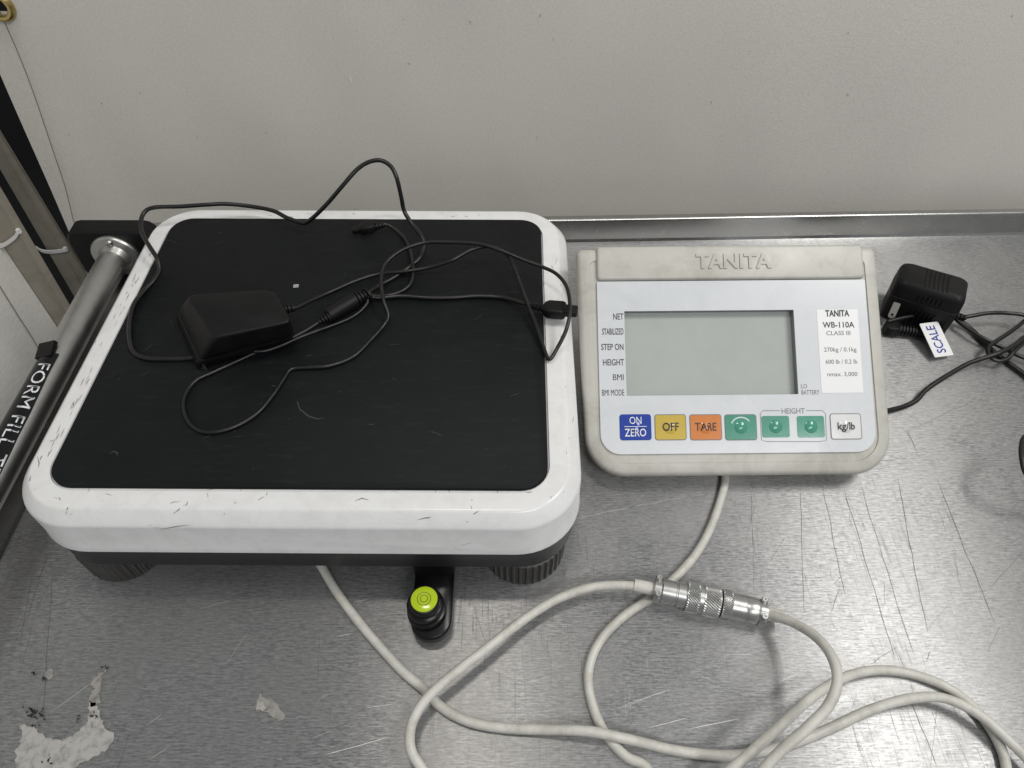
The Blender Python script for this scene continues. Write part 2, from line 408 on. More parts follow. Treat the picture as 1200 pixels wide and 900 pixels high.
tube_mb([p - Vector(sc.location) for p in hp], 0.0005, 6).build('hem_stitch', THREAD, sc)

# posts (folded channel sections) standing in the gap
def post(name, pix, Y, d, label, ridge):
    (l0, l1), (r0, r1) = pix
    a0, a1, b0, b1 = aty(*l0, Y), aty(*l1, Y), aty(*r0, Y), aty(*r1, Y)
    def X(p, q, z): return p.x + (q.x - p.x) * (z - p.z) / (q.z - p.z)
    rings = []
    for z in (-0.9, 0.55):
        xl, xr = X(a0, a1, max(z, -0.45)), X(b0, b1, max(z, -0.45)); xm = xl + (xr - xl) * ridge
        rings.append([(xl, Y, z), (xm - 0.0012, Y, z), (xm - 0.0008, Y - 0.0025, z), (xm + 0.0012, Y - 0.0025, z), (xm + 0.0018, Y + 0.001, z), (xr, Y + 0.006, z), (xr, Y + d, z), (xl, Y + d, z)])
    base = Vector(((rings[0][0][0] + rings[0][5][0]) / 2, Y, -0.9))
    t = empty(name, base); tag(t, label, 'post', 'uprights in the gap beside the canvas')
    mb = MB(); mb.rings([[Vector(p) - base for p in r] for r in rings]); mb.build('post_channel', POSTM, t, angle=20)
    return t
post('rack_post', (((11.5, 230), (85, 358)), ((46, 233), (96, 314))), 0.775, 0.009, 'wide beige metal post with a raised ridge next to the canvas edge', 0.62)
post('rack_post', (((3.5, 290), (69, 388)), ((0, 244), (76, 374))), 0.70, 0.008, 'narrow brownish post along the edge of the pale side sheet', 0.93)
def zip_tie(pix, Y, label):
    P = [aty(x, y, Y) for x, y in pix]; mid = P[len(P) // 2]
    t = empty('zip_tie', mid); tag(t, label, 'cable tie', 'white ties round the posts')
    Q = spline(P, 8); mb = MB(); rings = []
    for i, p in enumerate(Q):
        rings.append([p - mid + Vector((0, dy, dz)) for dy, dz in ((-0.0012, -0.0024), (-0.0012, 0.0024), (0.0006, 0.0024), (0.0006, -0.0024))])
    mb.rings(rings); mb.build('strap', ZIP, t, smooth=False)
    mb = MB(); mb.box(Q[-1] - mid + Vector((0, 0.002, 0)), (0.004, 0.004, 0.0055)); mb.build('tie_head', ZIP, t, smooth=False)
zip_tie(((43, 290), (50, 294), (60, 295), (70, 294), (76, 293)), 0.768, 'white nylon tie round the wide beige post')
zip_tie(((-6, 290), (4, 287), (12, 282), (18, 277), (21, 272)), 0.694, 'white nylon tie round the narrow brownish post')

# ------------------------------------------------------------------ pole lying along the side of the bench
pa, pb = at(136, 300, 0.0450), at(-6, 560, 0.0450)
d = (pb - pa).normalized()
pole = empty('metal_pole', pa); tag(pole, 'scratched steel pole on a black base, lying along the side of the bench', 'pole')
Mp = frame_along((0, 0, 0), pb - pa)
RT = 0.0143
mb = MB(); mb.lathe([(RT, 0.0), (RT, 0.02), (RT, 0.2), (RT, 0.62), (RT - 0.002, 0.625)], 40, Mp); mb.build('tube', TUBE, pole)
mb = MB(); mb.lathe([(0.0245, -0.004), (0.025, -0.002), (0.025, 0.0005), (0.0238, 0.002), (0.0165, 0.0032), (RT, 0.010)], 40, Mp); mb.build('flange', TUBE, pole)
def screw(name, M, r, parent, m=NICKEL):
    mb = MB(); mb.lathe([(r, 0), (r, r * 0.35), (r * 0.75, r * 0.75), (r * 0.35, r * 0.9), (r * 0.3, r * 0.55), (0.0003, r * 0.55)], 16, M); return mb.build(name, m, parent)
screw('flange_screw', Mp @ Matrix.Translation((0.0, 0.0, 0.0)) @ Matrix.Rotation(R(0), 4, 'Z') @ Matrix.Translation((0.002, 0.0195, 0.0022)), 0.0038, pole)
# rectangular black base plate, standing on edge behind the flange
mb = MB(); x0b, x1b, y0b, y1b = -0.046, 0.044, -0.075, 0.0285
def ch(z, i=0.0): return [(x, y, z) for x, y, _ in rrect(x0b + i, x1b - i, y0b + i, y1b - i, 0.012, 0, 3)]
mb.rings([ch(-0.026, 0.002), ch(-0.024), ch(-0.006), ch(-0.004, 0.002)], M=Mp); mb.build('base_plate', BLACKP, pole, angle=30)
# black tape label wrapped half round the pole, with white lettering
mb = MB(); rings = []
L0, L1 = 0.153, 0.50
A1 = R(205)
def wrap(lz, ang, rr): return Mp @ Vector((rr * math.cos(ang), rr * math.sin(ang), lz))
nn = 26
for i in range(nn + 1):
    lz = L0 + (L1 - L0) * i / nn
    edge = 0.12 * mn.noise((lz * 30, 0, 0)); A0 = R(60) - R(150) * min(lz - L0, 0.16)      # the tape runs slightly askew
    ring = [wrap(lz, A0 + (A1 - A0) * j / 20 + (edge if j == 0 else 0), RT + 0.0012) for j in range(21)] + [wrap(lz, A0 + (A1 - A0) * j / 20, RT - 0.001) for j in range(20, -1, -1)]
    rings.append(ring)
mb.rings(rings); lab = mb.build('tape_label', GLOSSB, pole)
mb = MB(); mb.box((0, 0, 0), (0.017, 0.004, 0.016), Mp @ Matrix.Rotation(R(16), 4, 'Z') @ Matrix.Translation((0.0, RT + 0.001, L0 - 0.003)) @ Matrix.Rotation(R(12), 4, 'X')); mb.build('tape_fold', BLACKP, pole)
ANG = R(87)
def wrap_text(co):                                         # lay flat lettering round the pole: x runs down the pole, y round it
    return wrap(L0 + 0.012 + co.x, ANG - R(170) * co.x - co.y / RT, RT + 0.00135 + co.z * 0)
text('lettering', 'FORM FILL TR', 0.0098, Matrix(), WINK, lab, 'LEFT', 1.42, 0.0, 0.00004, 1.0, wrap_text)

# ------------------------------------------------------------------ platform scale
ZT = 0.1055
SC = Vector((-0.1525, 0.4275, 0)); RS = -0.0075
ps = empty('platform_scale', SC, (0, 0, RS)); tag(ps, 'white platform scale with black rubber tread standing on ribbed feet', 'scale')
HX, HY = 0.2045, 0.1790
mb = MB(); rings = []
prof = [(-0.024, ZT - 0.0022, 0), (-0.0235, ZT, 0), (-0.0104, ZT, 0), (-0.0092, ZT - 0.0003, 0), (-0.0080, ZT - 0.0012, 0), (-0.0016, ZT - 0.0086, 0), (-0.0006, ZT - 0.0100, 0), (0.0, ZT - 0.0116, 0), (0.0002, 0.0640, 0), (0.0012, 0.0626, 0), (0.0012, 0.0610, 0), (-0.002, 0.0608, 0)]
for off, z, _ in prof: rings.append(rrect(-HX - off, HX + off, -HY - off, HY + off, 0.048 + off, z, 12))
mb.rings(rings, (True, True)); cover = mb.build('cover', WHITE, ps, angle=55)
mx0, mx1, my0, my1 = -0.1795, 0.1795, -0.1525, 0.1555
mb = MB(); mb.rings([rrect(mx0, mx1, my0, my1, 0.020, ZT - 0.002, 8), rrect(mx0, mx1, my0, my1, 0.020, ZT + 0.0002, 8), rrect(mx0 + 0.0008, mx1 - 0.0008, my0 + 0.0008, my1 - 0.0008, 0.0195, ZT + 0.0010, 8)])
tread = mb.build('rubber_tread', RUBBER, ps, angle=60)
mb = MB(); q = 0.0022; mb.rings([rrect(-HX + q, HX - q, -HY + q, HY - q, 0.044, 0.0610, 10), rrect(-HX + q, HX - q, -HY + q, HY - q, 0.044, 0.0342, 10), rrect(-HX + q + .001, HX - q - .001, -HY + q + .001, HY - q - .001, 0.043, 0.0330, 10)]); mb.build('base_frame', BASEM, ps, angle=50)
# four ribbed levelling feet
def foot_mb():
    mb = MB(); n = 38; rings = []
    for z, r, rib in ((0, 0.0325, 0), (0.0015, 0.0335, 0.4), (0.004, 0.0340, 1), (0.027, 0.0345, 1), (0.030, 0.0335, 0.3), (0.0328, 0.028, 0)):
        rings.append([((r - (0.0021 * rib if k % 4 in (2, 3) else 0)) * math.cos(2 * math.pi * k / (n * 4)), (r - (0.0021 * rib if k % 4 in (2, 3) else 0)) * math.sin(2 * math.pi * k / (n * 4)), z) for k in range(n * 4)])
    mb.rings(rings); return mb
f0 = None
for sx in (1, -1):
    for sy in (-1, 1):
        if f0 is None: f0 = foot_mb().build('foot', FOOTM, ps, angle=25); f = f0
        else: f = f0.copy(); C.objects.link(f)
        f.location = (sx * 0.1625, sy * (HY - 0.0365), 0.0)
# level bracket with bubble vial
brk = ps.matrix_basis.inverted()
bc = brk @ at(506, 722, 0.014)
mb = MB(); hw = 0.0152
def br(z, i=0.0): return [(x, y, z) for x, y, _ in rrect(bc.x - hw + i, bc.x + hw - i, bc.y - 0.0185 + i, -HY + 0.03, (0.004, 0.004, 0.0148 - i, 0.0148 - i), 0, 8)]
mb.rings([br(0.008, 0.001), br(0.009), br(0.0165), br(0.0175, 0.001)]); mb.build('level_bracket', GLOSSB, ps, angle=50)
mb = MB(); mb.box((bc.x, -HY + 0.010, 0.027), (hw * 2, 0.014, 0.018)); mb.build('bracket_mount', BLACKP, ps, smooth=False)
lc = brk @ at(497, 702, 0.0415)
Ml = Matrix.Translation((lc.x, lc.y, 0.0175))
mb = MB(); mb.lathe([(0.0146, 0), (0.0146, 0.004), (0.0138, 0.006), (0.0126, 0.0065), (0.0126, 0.0105), (0.0138, 0.0112), (0.0138, 0.0145), (0.0126, 0.0155), (0.0115, 0.0160), (0.0115, 0.0225), (0.0108, 0.0236), (0.0098, 0.0238), (0.0098, 0.0232)], 40, Ml); lv = mb.build('bubble_level', GLOSSB, ps)
mb = MB(); mb.lathe([(0.0097, 0.0228), (0.0097, 0.0238), (0.008, 0.0243), (0.004, 0.0247), (0.0004, 0.0248)], 40, Ml); mb.build('vial', LEVELG, lv)
mb = MB()
for r0, zz in ((0.0046, 0.02475), (0.0024, 0.02492)):
    mb.lathe([(r0, zz), (r0 + 0.0004, zz + 0.0001), (r0 + 0.0006, zz - 0.0001)], 32, Ml, caps=False)
mb.build('vial_rings', LEVELR, lv)
# scuffs on the white cover, where the photograph shows them
bc_cov = bvh_of(cover)
st = [(((203, 602), (210, 597), (218, 591)), 0.0011), (((69, 583), (71, 586)), 0.0022), (((64, 583), (67, 584)), 0.0012), (((77, 603), (79, 596), (80, 594)), 0.0012), (((82, 602), (84, 603)), 0.0012),
      (((28, 590), (36, 580), (42, 572)), 0.0009), (((33, 572), (35, 562), (36, 557)), 0.001), (((44, 535), (46, 543), (45, 548)), 0.0012), (((162, 573), (161, 580)), 0.0007), (((243, 578), (244, 583)), 0.0012), (((282, 572), (283, 580)), 0.0008),
      (((175, 615), (190, 620), (206, 617), (222, 615)), 0.0009), (((181, 618), (200, 621)), 0.0007), (((510, 575), (511, 577)), 0.0016), (((526, 575), (527, 577)), 0.0018), (((553, 585), (553, 587)), 0.0018), (((552, 593), (553, 597)), 0.0016),
      (((490, 609), (498, 607), (505, 606)), 0.0012), (((540, 639), (552, 636)), 0.0012), (((645, 582), (647, 584)), 0.0018), (((660, 575), (661, 578)), 0.001), (((416, 587), (424, 584), (432, 586)), 0.0012), (((455, 572), (468, 578)), 0.0007)]
for k in range(48):                                        # small wear along the rims
    side = random.choice('lfrb')
    if side == 'l': y = random.uniform(300, 560); x = 196 - (y - 262) * 0.497 - random.uniform(4, 26); a = R(random.gauss(117, 14))
    elif side == 'r': y = random.uniform(290, 560); x = random.uniform(645, 672); a = R(random.gauss(90, 30))
    elif side == 'b': y = random.uniform(249, 255); x = random.uniform(220, 600); a = R(random.gauss(0, 10))
    else: y = random.uniform(574, 612); x = random.uniform(80, 640); a = R(random.gauss(-15, 35))
    ln = random.uniform(1.5, 9); st.append((wob((x, y), (x + ln * math.cos(a), y + ln * math.sin(a)), 3, 0.4), random.uniform(0.0003, 0.0008)))
for k in range(34):                                        # rubbing line beside the tread
    y = random.uniform(290, 530); x = 197 - (y - 262) * 0.497 - random.uniform(1.5, 9); ln = random.uniform(3, 12)
    st.append((wob((x, y), (x - ln * 0.44, y + ln * 0.9), 3, 0.4), random.uniform(0.0003, 0.0008)))
decals('scuff_marks', st, bc_cov, SCUFF, ps)
bt = bvh_of(tread)
SCT = mat('chalky_tread_mark', (0.034, 0.036, 0.038), 0.8)
st = [(wob((348, 470), (352, 480), 3, 0.3) + [(362, 488), (372, 491), (380, 490)], 0.0012), (((128, 532), (133, 529), (138, 531), (137, 535)), 0.0012), (((397, 458), (400, 460)), 0.0016), (((404, 320), (406, 324)), 0.0014)]
for k in range(36):
    x, y = random.uniform(90, 630), random.uniform(270, 558); a = R(random.gauss(-8, 22)); ln = random.uniform(2, 16)
    st.append((wob((x, y), (x + ln * math.cos(a), y + ln * math.sin(a)), 4, 0.6), random.uniform(0.0002, 0.0007)))
decals('tread_marks', st, bt, SCT, ps)

# ------------------------------------------------------------------ display head (tilted on its stand)
TAU = R(33.2); RH = 0.012
p0 = at(866, 553, 0.027)
hd = empty('display_head', (p0.x, p0.y, 0), (0, 0, RH)); tag(hd, 'beige display unit with grey-green screen and coloured buttons beside the white scale', 'display unit')
MH = Matrix.Translation((0, 0, p0.z)) @ Matrix.Rotation(TAU, 4, 'X')            # face plane: local x right, y up the face, z out of it
MW = hd.matrix_basis @ MH; MWi = MW.inverted()
def face(x, y):
    o_, r_ = MWi @ Vector((0, 0, H)), MWi.to_3x3() @ ray(x, y); t = -o_.z / r_.z; p = o_ + r_ * t
    return (p.x, p.y)
fx0 = face(687, 515)[0]; fx1 = face(1045, 505)[0]; ft = face(850, 290)[1]
ftl = face(675, 300)[0]; ftr = face(1027, 295)[0]
def warped(p):                                             # follow the slight taper of the head
    x, y, z = p; k = y / ft; l = fx0 + (ftl - fx0) * k; r_ = fx1 + (ftr - fx1) * k; u = (x - fx0) / (fx1 - fx0)
    return Vector((l + (r_ - l) * u, y, z))
def hring(i, z, seg=9): return [MH @ warped(p) for p in rrect(fx0 + i, fx1 - i, -0.003 + i, ft - i, (0.006, 0.006, 0.034 - i, 0.034 - i), z, seg)]
mb = MB(); mb.rings([hring(0.006, -0.0285), hring(0.003, -0.0280), hring(0.0012, -0.0245), hring(0.001, -0.012), hring(0.002, -0.0118), hring(0.002, -0.0105), hring(0.0, -0.0100), hring(0.0, -0.0042), hring(0.0014, -0.0010), hring(0.0040, 0.0), hring(0.0110, 0.0), hring(0.0114, -0.0012), hring(0.0190, -0.0012)], (True, False))
mb.build('shell', SHELL, hd, angle=50)
# sloped stand under the head, down to the bench
mb = MB()
q0, q1 = MH @ Vector((fx0 + 0.03, 0.016, -0.027)), MH @ Vector((fx1 - 0.03, ft - 0.02, -0.027))
v = [(q0.x, q0.y, 0), (q1.x, q0.y, 0), (q1.x, q1.y, 0), (q0.x, q1.y, 0), (q0.x, q0.y, q0.z), (q1.x, q0.y, q0.z), (q1.x, q1.y, q1.z), (q0.x, q1.y, q1.z)]
mb.add(v, [(0, 3, 2, 1), (4, 5, 6, 7), (0, 1, 5, 4), (1, 2, 6, 5), (2, 3, 7, 6), (3, 0, 4, 7)]); mb.build('stand', BLACKP, hd, smooth=False)
# name bar across the top
ya, yb = face(850, 328)[1], ft - 0.0005
xa, xb = face(699, 310)[0], face(1010, 300)[0]
mb = MB(); rb = lambda i, z: [MH @ Vector(p) for p in rrect(xa + i, xb - i, ya + i, yb + 0.0015 - i, 0.003, z, 5)]
mb.rings([rb(0, -0.004), rb(0, 0.0012), rb(0.0010, 0.0026), rb(0.002, 0.0030)]); bar = mb.build('name_bar', SHELL, hd, angle=60)
cx_, cy_ = face(858, 307)
wl_ = (face(901, 307)[0] - face(814, 307)[0])
text('embossed_lettering', 'TANITA', 0.0125, MH @ Matrix.Translation((cx_, cy_ - 0.0008, 0.0034)), SHELL, bar, sx=1.0, bold=0.032, ext=0.0006, space=1.02)
# grey overlay panel with a window for the screen
P0, P1 = face(704, 520)[0], face(1026, 510)[0]; PB = face(866, 531)[1]; PT = ya - 0.0008
lx0, lx1 = face(733, 420)[0], face(933, 420)[0]; lyb, lyt = face(830, 463)[1], face(830, 364)[1]
pn = plate('overlay_panel', rrect(P0, P1, PB, PT, (0.0015, 0.0015, 0.017, 0.017), 0, 8), [rrect(lx0, lx1, lyb, lyt, 0.0008, 0, 3)], -0.0005, 0.0006, PANEL, hd)
pn.data.transform(MH)
DL = -0.0075
o_ = [(lx0, lyb), (lx1, lyb), (lx1, lyt), (lx0, lyt)]
mb = MB(); mb.rings([[MH @ Vector((x, y, -0.0004)) for x, y in o_], [MH @ Vector((x, y, DL)) for x, y in o_]], (False, False)); mb.build('screen_recess', LCDWALL, hd, smooth=False)
g = 0.001; og = [(lx0 - g, lyb - g), (lx1 + g, lyb - g), (lx1 + g, lyt + g), (lx0 - g, lyt + g)]
mb = MB(); mb.rings([[MH @ Vector((x, y, DL - 0.002)) for x, y in og], [MH @ Vector((x, y, DL + 0.0002)) for x, y in og]]); mb.build('screen', LCD, hd, smooth=False)
def FT(s, px, py, hpx, m=INK, align='CENTER', wpx=None, bold=0.006, parent=None, z=0.0007, font_sx=0.86, space=1.0, warp=None, name='lettering'):
    x, y = face(px, py); sz = abs(face(px, py - hpx / 2)[1] - face(px, py + hpx / 2)[1])
    o = text(name, s, sz, MH @ Matrix.Translation((x, y, z)), m, parent or pn, align, font_sx, bold, 0.00008, space, warp)
    if wpx:                                                # fit the width seen in the photograph
        M = MH.inverted(); xs = [(M @ v.co).x for v in o.data.vertices]; w0 = max(xs) - min(xs); wt = face(px + wpx, py)[0] - face(px, py)[0]; k = wt / w0
        o.data.transform(MH @ Matrix.Translation((x, 0, 0)) @ Matrix.Diagonal((k, 1, 1, 1)) @ Matrix.Translation((-x, 0, 0)) @ M)
    return o
for s_, py, wp in (('NET', 371.5, 12), ('STABILIZED', 389, 25), ('STEP ON', 407, 26), ('HEIGHT', 425, 24.5), ('BMI', 442.5, 12.5), ('BMI MODE', 460.5, 26)):
    FT(s_, 730.5 + (py - 371) * 0.012, py, 7.2, INK, 'RIGHT', wp, 0.0 if 'M' in s_ else 0.010)
FT('LO', 938, 453, 5.2, INKSOFT, 'LEFT', 7, 0.0); FT('BATTERY', 938.5, 460.2, 5.4, INKSOFT, 'LEFT', 21, 0.0)
# rating sticker
s0, s1 = face(960, 420)[0], face(1008.5, 420)[0]; sb, stp = face(985, 460.5)[1], face(985, 363)[1]
stk = plate('rating_sticker', rrect(s0, s1, sb, stp, 0.0008, 0, 3), [], 0.00062, 0.00085, STICKER, hd); stk.data.transform(MH)
ZS = 0.00095
FT('TANITA', 980.5, 367.8, 7.2, INK, 'CENTER', 28, 0.03, stk, ZS); FT('WB-110A', 982, 381.2, 6.6, INK, 'CENTER', 37, 0.014, stk, ZS)
FT('CLASS III', 982, 390.8, 5.0, INKSOFT, 'CENTER', 28, 0.0, stk, ZS); FT('270kg / 0.1kg', 984, 410, 5.0, INKSOFT, 'CENTER', 38, 0.0, stk, ZS)
FT('600 lb / 0.2 lb', 985.5, 424.2, 5.0, INKSOFT, 'CENTER', 37, 0.0, stk, ZS); FT('nmax. 3,000', 986.5, 438.8, 5.0, INKSOFT, 'CENTER', 35, 0.0, stk, ZS)
# buttons: coloured key with dark outline and a pressed dome
DOME_R, DOME_H = 0.0058, 0.0014
def dome_h(dx, dy):
    q = (dx * dx + dy * dy) / (DOME_R * DOME_R)
    return DOME_H * (1 - q) if q < 1 else 0.0
def button(x0p, x1p, y0p, y1p, colour, label, border, words):
    cx, cy = face((x0p + x1p) / 2, (y0p + y1p) / 2); hx = (face(x1p, y0p)[0] - face(x0p, y0p)[0]) / 2; hy = (face(x0p, y0p)[1] - face(x0p, y1p)[1]) / 2
    b = plate('button', rrect(cx - hx + 0.0007, cx + hx - 0.0007, cy - hy + 0.0007, cy + hy - 0.0007, 0.0018, 0, 4), [], 0.0007, 0.00105, BTN[colour], hd); b.data.transform(MH); b['label'] = label
    if border:
        bo = plate('button_outline', rrect(cx - hx, cx + hx, cy - hy, cy + hy, 0.0024, 0, 4), [rrect(cx - hx + 0.0007, cx + hx - 0.0007, cy - hy + 0.0007, cy + hy - 0.0007, 0.0018, 0, 4)], 0.00065, 0.0009, border, b); bo.data.transform(MH)
    mb = MB(); prof = [(DOME_R * t, 0.00105 + DOME_H * (1 - t * t)) for t in (1.0, 0.94, 0.85, 0.7, 0.5, 0.3, 0.1, 0.01)]; prof[0] = (DOME_R * 1.03, 0.0009)
    mb.lathe(prof, 32, MH @ Matrix.Translation((cx, cy, 0))); mb.build('dome', BTN[colour], b)
    Mi = MH.inverted()
    def wp(co):
        p = Mi @ co; return MH @ Vector((p.x, p.y, p.z + dome_h(p.x - cx, p.y - cy)))
    for (s_, dy, hpx, wpx, ink, bold) in words:
        FT(s_, (x0p + x1p) / 2, (y0p + y1p) / 2 + dy, hpx, ink, 'CENTER', wpx, bold, b, 0.00145, warp=wp)
    return b
button(726, 763, 485.5, 516, 'blue', 'blue ON/ZERO button', BTN['blue'], [('ON', -7.5, 8.5, 14, WINK, 0.0), ('ZERO', 6.8, 9, 25, WINK, 0.008)])
button(767, 804, 485.5, 516, 'yellow', 'yellow OFF button', INKSOFT, [('OFF', 0, 9.5, 19, INK, 0.012)])
button(808, 845.5, 485.5, 516, 'orange', 'orange TARE button', INKSOFT, [('TARE', 0, 9.5, 25, INK, 0.004)])
button(849, 886.5, 485.5, 516, 'green', 'green button with a white curved arrow', INKSOFT, [])
button(891.5, 925.5, 486.5, 513.5, 'green', 'green button under the word HEIGHT', None, [])
button(933, 966.5, 486.5, 513.5, 'green', 'green button under the word HEIGHT', None, [])
button(972.5, 1009, 484.5, 515, 'white', 'white kg/lb button', INKSOFT, [('kg/lb', 0, 8.5, 20, INK, 0.008)])
mb = MB(); u0, u1 = face(731, 500.2), face(757, 500.2); mb.box(((u0[0] + u1[0]) / 2, u0[1], 0.0018), (u1[0] - u0[0], 0.0005, 0.0018), MH); mb.build('underline', WINK, hd, smooth=False)
# white curved arrow on the first green key
mb = MB(); ac = face(868, 500); arc = []
for k in range(13):
    a = R(35 + 125 * k / 12); arc.append(MH @ Vector((ac[0] + 0.0086 * math.cos(a), ac[1] + 0.0078 * math.sin(a), 0.00112)))
tube_mb(arc, 0.00055, 6, mb, per=3); mb.build('arrow_mark', WINK, hd)
# HEIGHT bracket
ht = [face(x, y) for x, y in ((914, 481.3), (894, 481.3), (890.5, 484.5), (892, 516), (899, 517.5), (960, 517.5), (968, 516), (967, 484.5), (963, 481.3), (944, 481.3))]
mb = MB(); v = []
for i, p in enumerate(ht):
    a_, b_ = Vector(ht[max(i - 1, 0)]), Vector(ht[min(i + 1, len(ht) - 1)]); t_ = (b_ - a_).normalized(); n_ = Vector((-t_.y, t_.x)) * 0.00026
    v += [MH @ Vector((p[0] + n_.x, p[1] + n_.y, 0.00072)), MH @ Vector((p[0] - n_.x, p[1] - n_.y, 0.00072))]
mb.add(v, [(2 * i, 2 * i + 1, 2 * i + 3, 2 * i + 2) for i in range(len(ht) - 1)]); mb.build('height_bracket', INKSOFT, hd, smooth=False)
FT('HEIGHT', 929, 482, 6.3, INKSOFT, 'CENTER', 27, 0.004)

# ------------------------------------------------------------------ cords
def px(pts): return [at(*p) for p in pts]
def cord(name, pts, r, m, parent=None, per=8, seg=12):
    base = Vector(parent.location) if parent else Vector(pts[0])
    ph = random.uniform(0, 50)
    o = tube_mb([Vector(p) - base for p in pts], r, seg, per=per, rf=lambda t: 1 + 0.05 * mn.noise((t * 60 + ph, 0, 0)) + 0.02 * mn.noise((t * 260 + ph, 3, 0))).build(name, m, parent)
    if not parent: o.location = base
    return o
RW = 0.0035
zr = RW
# cable of the display head: out of the stand, past the plug, off the front and back to the plug
L = [(846, 545, .006), (850, 562, .004), (843, 590, zr), (832, 620, zr), (815, 650, zr), (790, 678, zr), (764, 700, zr), (735, 719, zr), (712, 740, zr), (697, 762, zr), (690, 785, zr), (690, 808, zr), (697, 835, zr), (711, 862, zr), (733, 886, zr), (760, 903, zr),
     (770, 960, zr), (700, 1010, zr), (600, 1010, zr), (530, 960, .006), (497, 905, .012), (482, 880, .016), (481, 855, .018), (490, 832, .019), (508, 810, .020), (535, 787, .021), (575, 756, .020), (615, 725, .017), (655, 701, .015), (695, 688, .016), (735, 686, .017), (762, 690, .0165)]
hc = cord('signal_cable', px(L), RW, WCORD); tag(hc, 'off-white cable leaving the front of the display unit and looping to the metal plug', 'cable', 'off-white cables on the bench')
L = [(360, 640, .008), (378, 666, .005), (392, 690, zr), (415, 722, zr), (440, 752, zr), (470, 785, zr), (497, 808, zr), (518, 829, zr), (548, 845, zr), (590, 853, zr), (640, 855, .006), (690, 857, .0112), (735, 866, .008), (790, 879, zr), (835, 885, zr), (870, 884, zr), (920, 874, zr), (970, 855, zr), (1020, 832, .006), (1065, 819, .010), (1105, 818, .012), (1145, 836, .012), (1180, 866, .011), (1215, 905, .010),
     (1240, 970, .006), (1215, 1020, .005), (1180, 970, .004), (1180, 905, zr), (1168, 866, zr), (1140, 828, zr), (1105, 803, zr), (1060, 788, zr), (1020, 786, .006), (985, 796, .012), (950, 818, .020), (915, 850, .026), (880, 882, .028), (845, 915, .025),
     (835, 960, .022), (860, 965, .026), (885, 915, .038), (915, 880, .047), (945, 854, .054), (970, 828, .058), (981, 800, .058), (976, 772, .053), (957, 747, .041), (930, 730, .026), (900, 719, .014)]
wc = cord('signal_cable', px(L), RW, WCORD); tag(wc, 'off-white cable coming from under the white scale and looping to the metal plug', 'cable', 'off-white cables on the bench')
# screwed metal plug joining both cables
ca, cb = at(764, 690, .0165), at(899, 719, .0135)
cn = empty('cable_plug', ca); tag(cn, 'nickel screw plug with knurled rings joining the off-white cables', 'connector')
ln = (cb - ca).length; Mc = frame_along((0, 0, 0), cb - ca)
def seg_l(name, prof, m=NICKEL, seg=40):
    mb = MB(); mb.lathe([(r, t * ln) for r, t in prof], seg, Mc); return mb.build(name, m, cn, angle=30)
def knurl(name, t0, t1, r, n=36):
    mb = MB(); rings = []; k = 8
    for i in range(k + 1):
        t = t0 + (t1 - t0) * i / k
        rings.append([((r + (0.0004 if (j + i) % 2 else -0.0003) * (0 if i in (0, k) else 1)) * math.cos(2 * math.pi * j / (n * 2)), (r + (0.0004 if (j + i) % 2 else -0.0003) * (0 if i in (0, k) else 1)) * math.sin(2 * math.pi * j / (n * 2)), t * ln) for j in range(n * 2)])
    mb.rings(rings, M=Mc); return mb.build(name, NICKEL, cn, smooth=False)
def sleeve(t0, t1):
    mb = MB(); mb.lathe([(0.0048, t0 * ln), (0.0050, (t0 + t1) / 2 * ln), (0.0048, t1 * ln)], 24, Mc); return mb.build('cable_sleeve', WCORD, cn)
sleeve(-0.16, 0.03); sleeve(0.95, 1.15)
def clamp(t):
    mb = MB(); rings = []
    for z, r in ((-0.0030, 0.0080), (-0.0026, 0.0090), (0.0026, 0.0090), (0.0030, 0.0080)):
        rings.append([(r * (1.12 if abs(math.cos(2 * math.pi * j / 32)) > 0.7 else 0.92) * math.cos(2 * math.pi * j / 32), r * 0.92 * math.sin(2 * math.pi * j / 32), z + t * ln) for j in range(32)])
    mb.rings(rings, M=Mc); c_ = mb.build('cable_clamp', NICKEL, cn)
    for sx_ in (-1, 1):
        mb = MB(); Ms = Mc @ Matrix.Translation((sx_ * 0.0068, 0.0070, t * ln)) @ Matrix.Rotation(R(-90), 4, 'X')
        mb.lathe([(0.0026, -0.003), (0.0026, 0.0010), (0.0020, 0.0018), (0.0009, 0.0018), (0.0008, 0.0008), (0.0002, 0.0008)], 16, Ms); mb.build('clamp_screw', NICKEL, c_)
clamp(0.045); clamp(0.955)
seg_l('plug_shell', [(0.0084, 0.075), (0.0092, 0.085), (0.0092, 0.20), (0.0089, 0.205), (0.0089, 0.215), (0.0094, 0.22), (0.0094, 0.30)])
knurl('knurled_ring', 0.295, 0.405, 0.0113); seg_l('ring_band', [(0.0108, 0.40), (0.0108, 0.445)]); knurl('knurled_ring', 0.44, 0.585, 0.0113)
seg_l('plug_neck', [(0.0097, 0.58), (0.0097, 0.625)], BLACKP); knurl('locking_ring', 0.60, 0.685, 0.0108)
seg_l('socket_shell', [(0.0100, 0.68), (0.0100, 0.80), (0.0097, 0.803), (0.0097, 0.81), (0.0099, 0.815), (0.0099, 0.90), (0.0090, 0.925)])

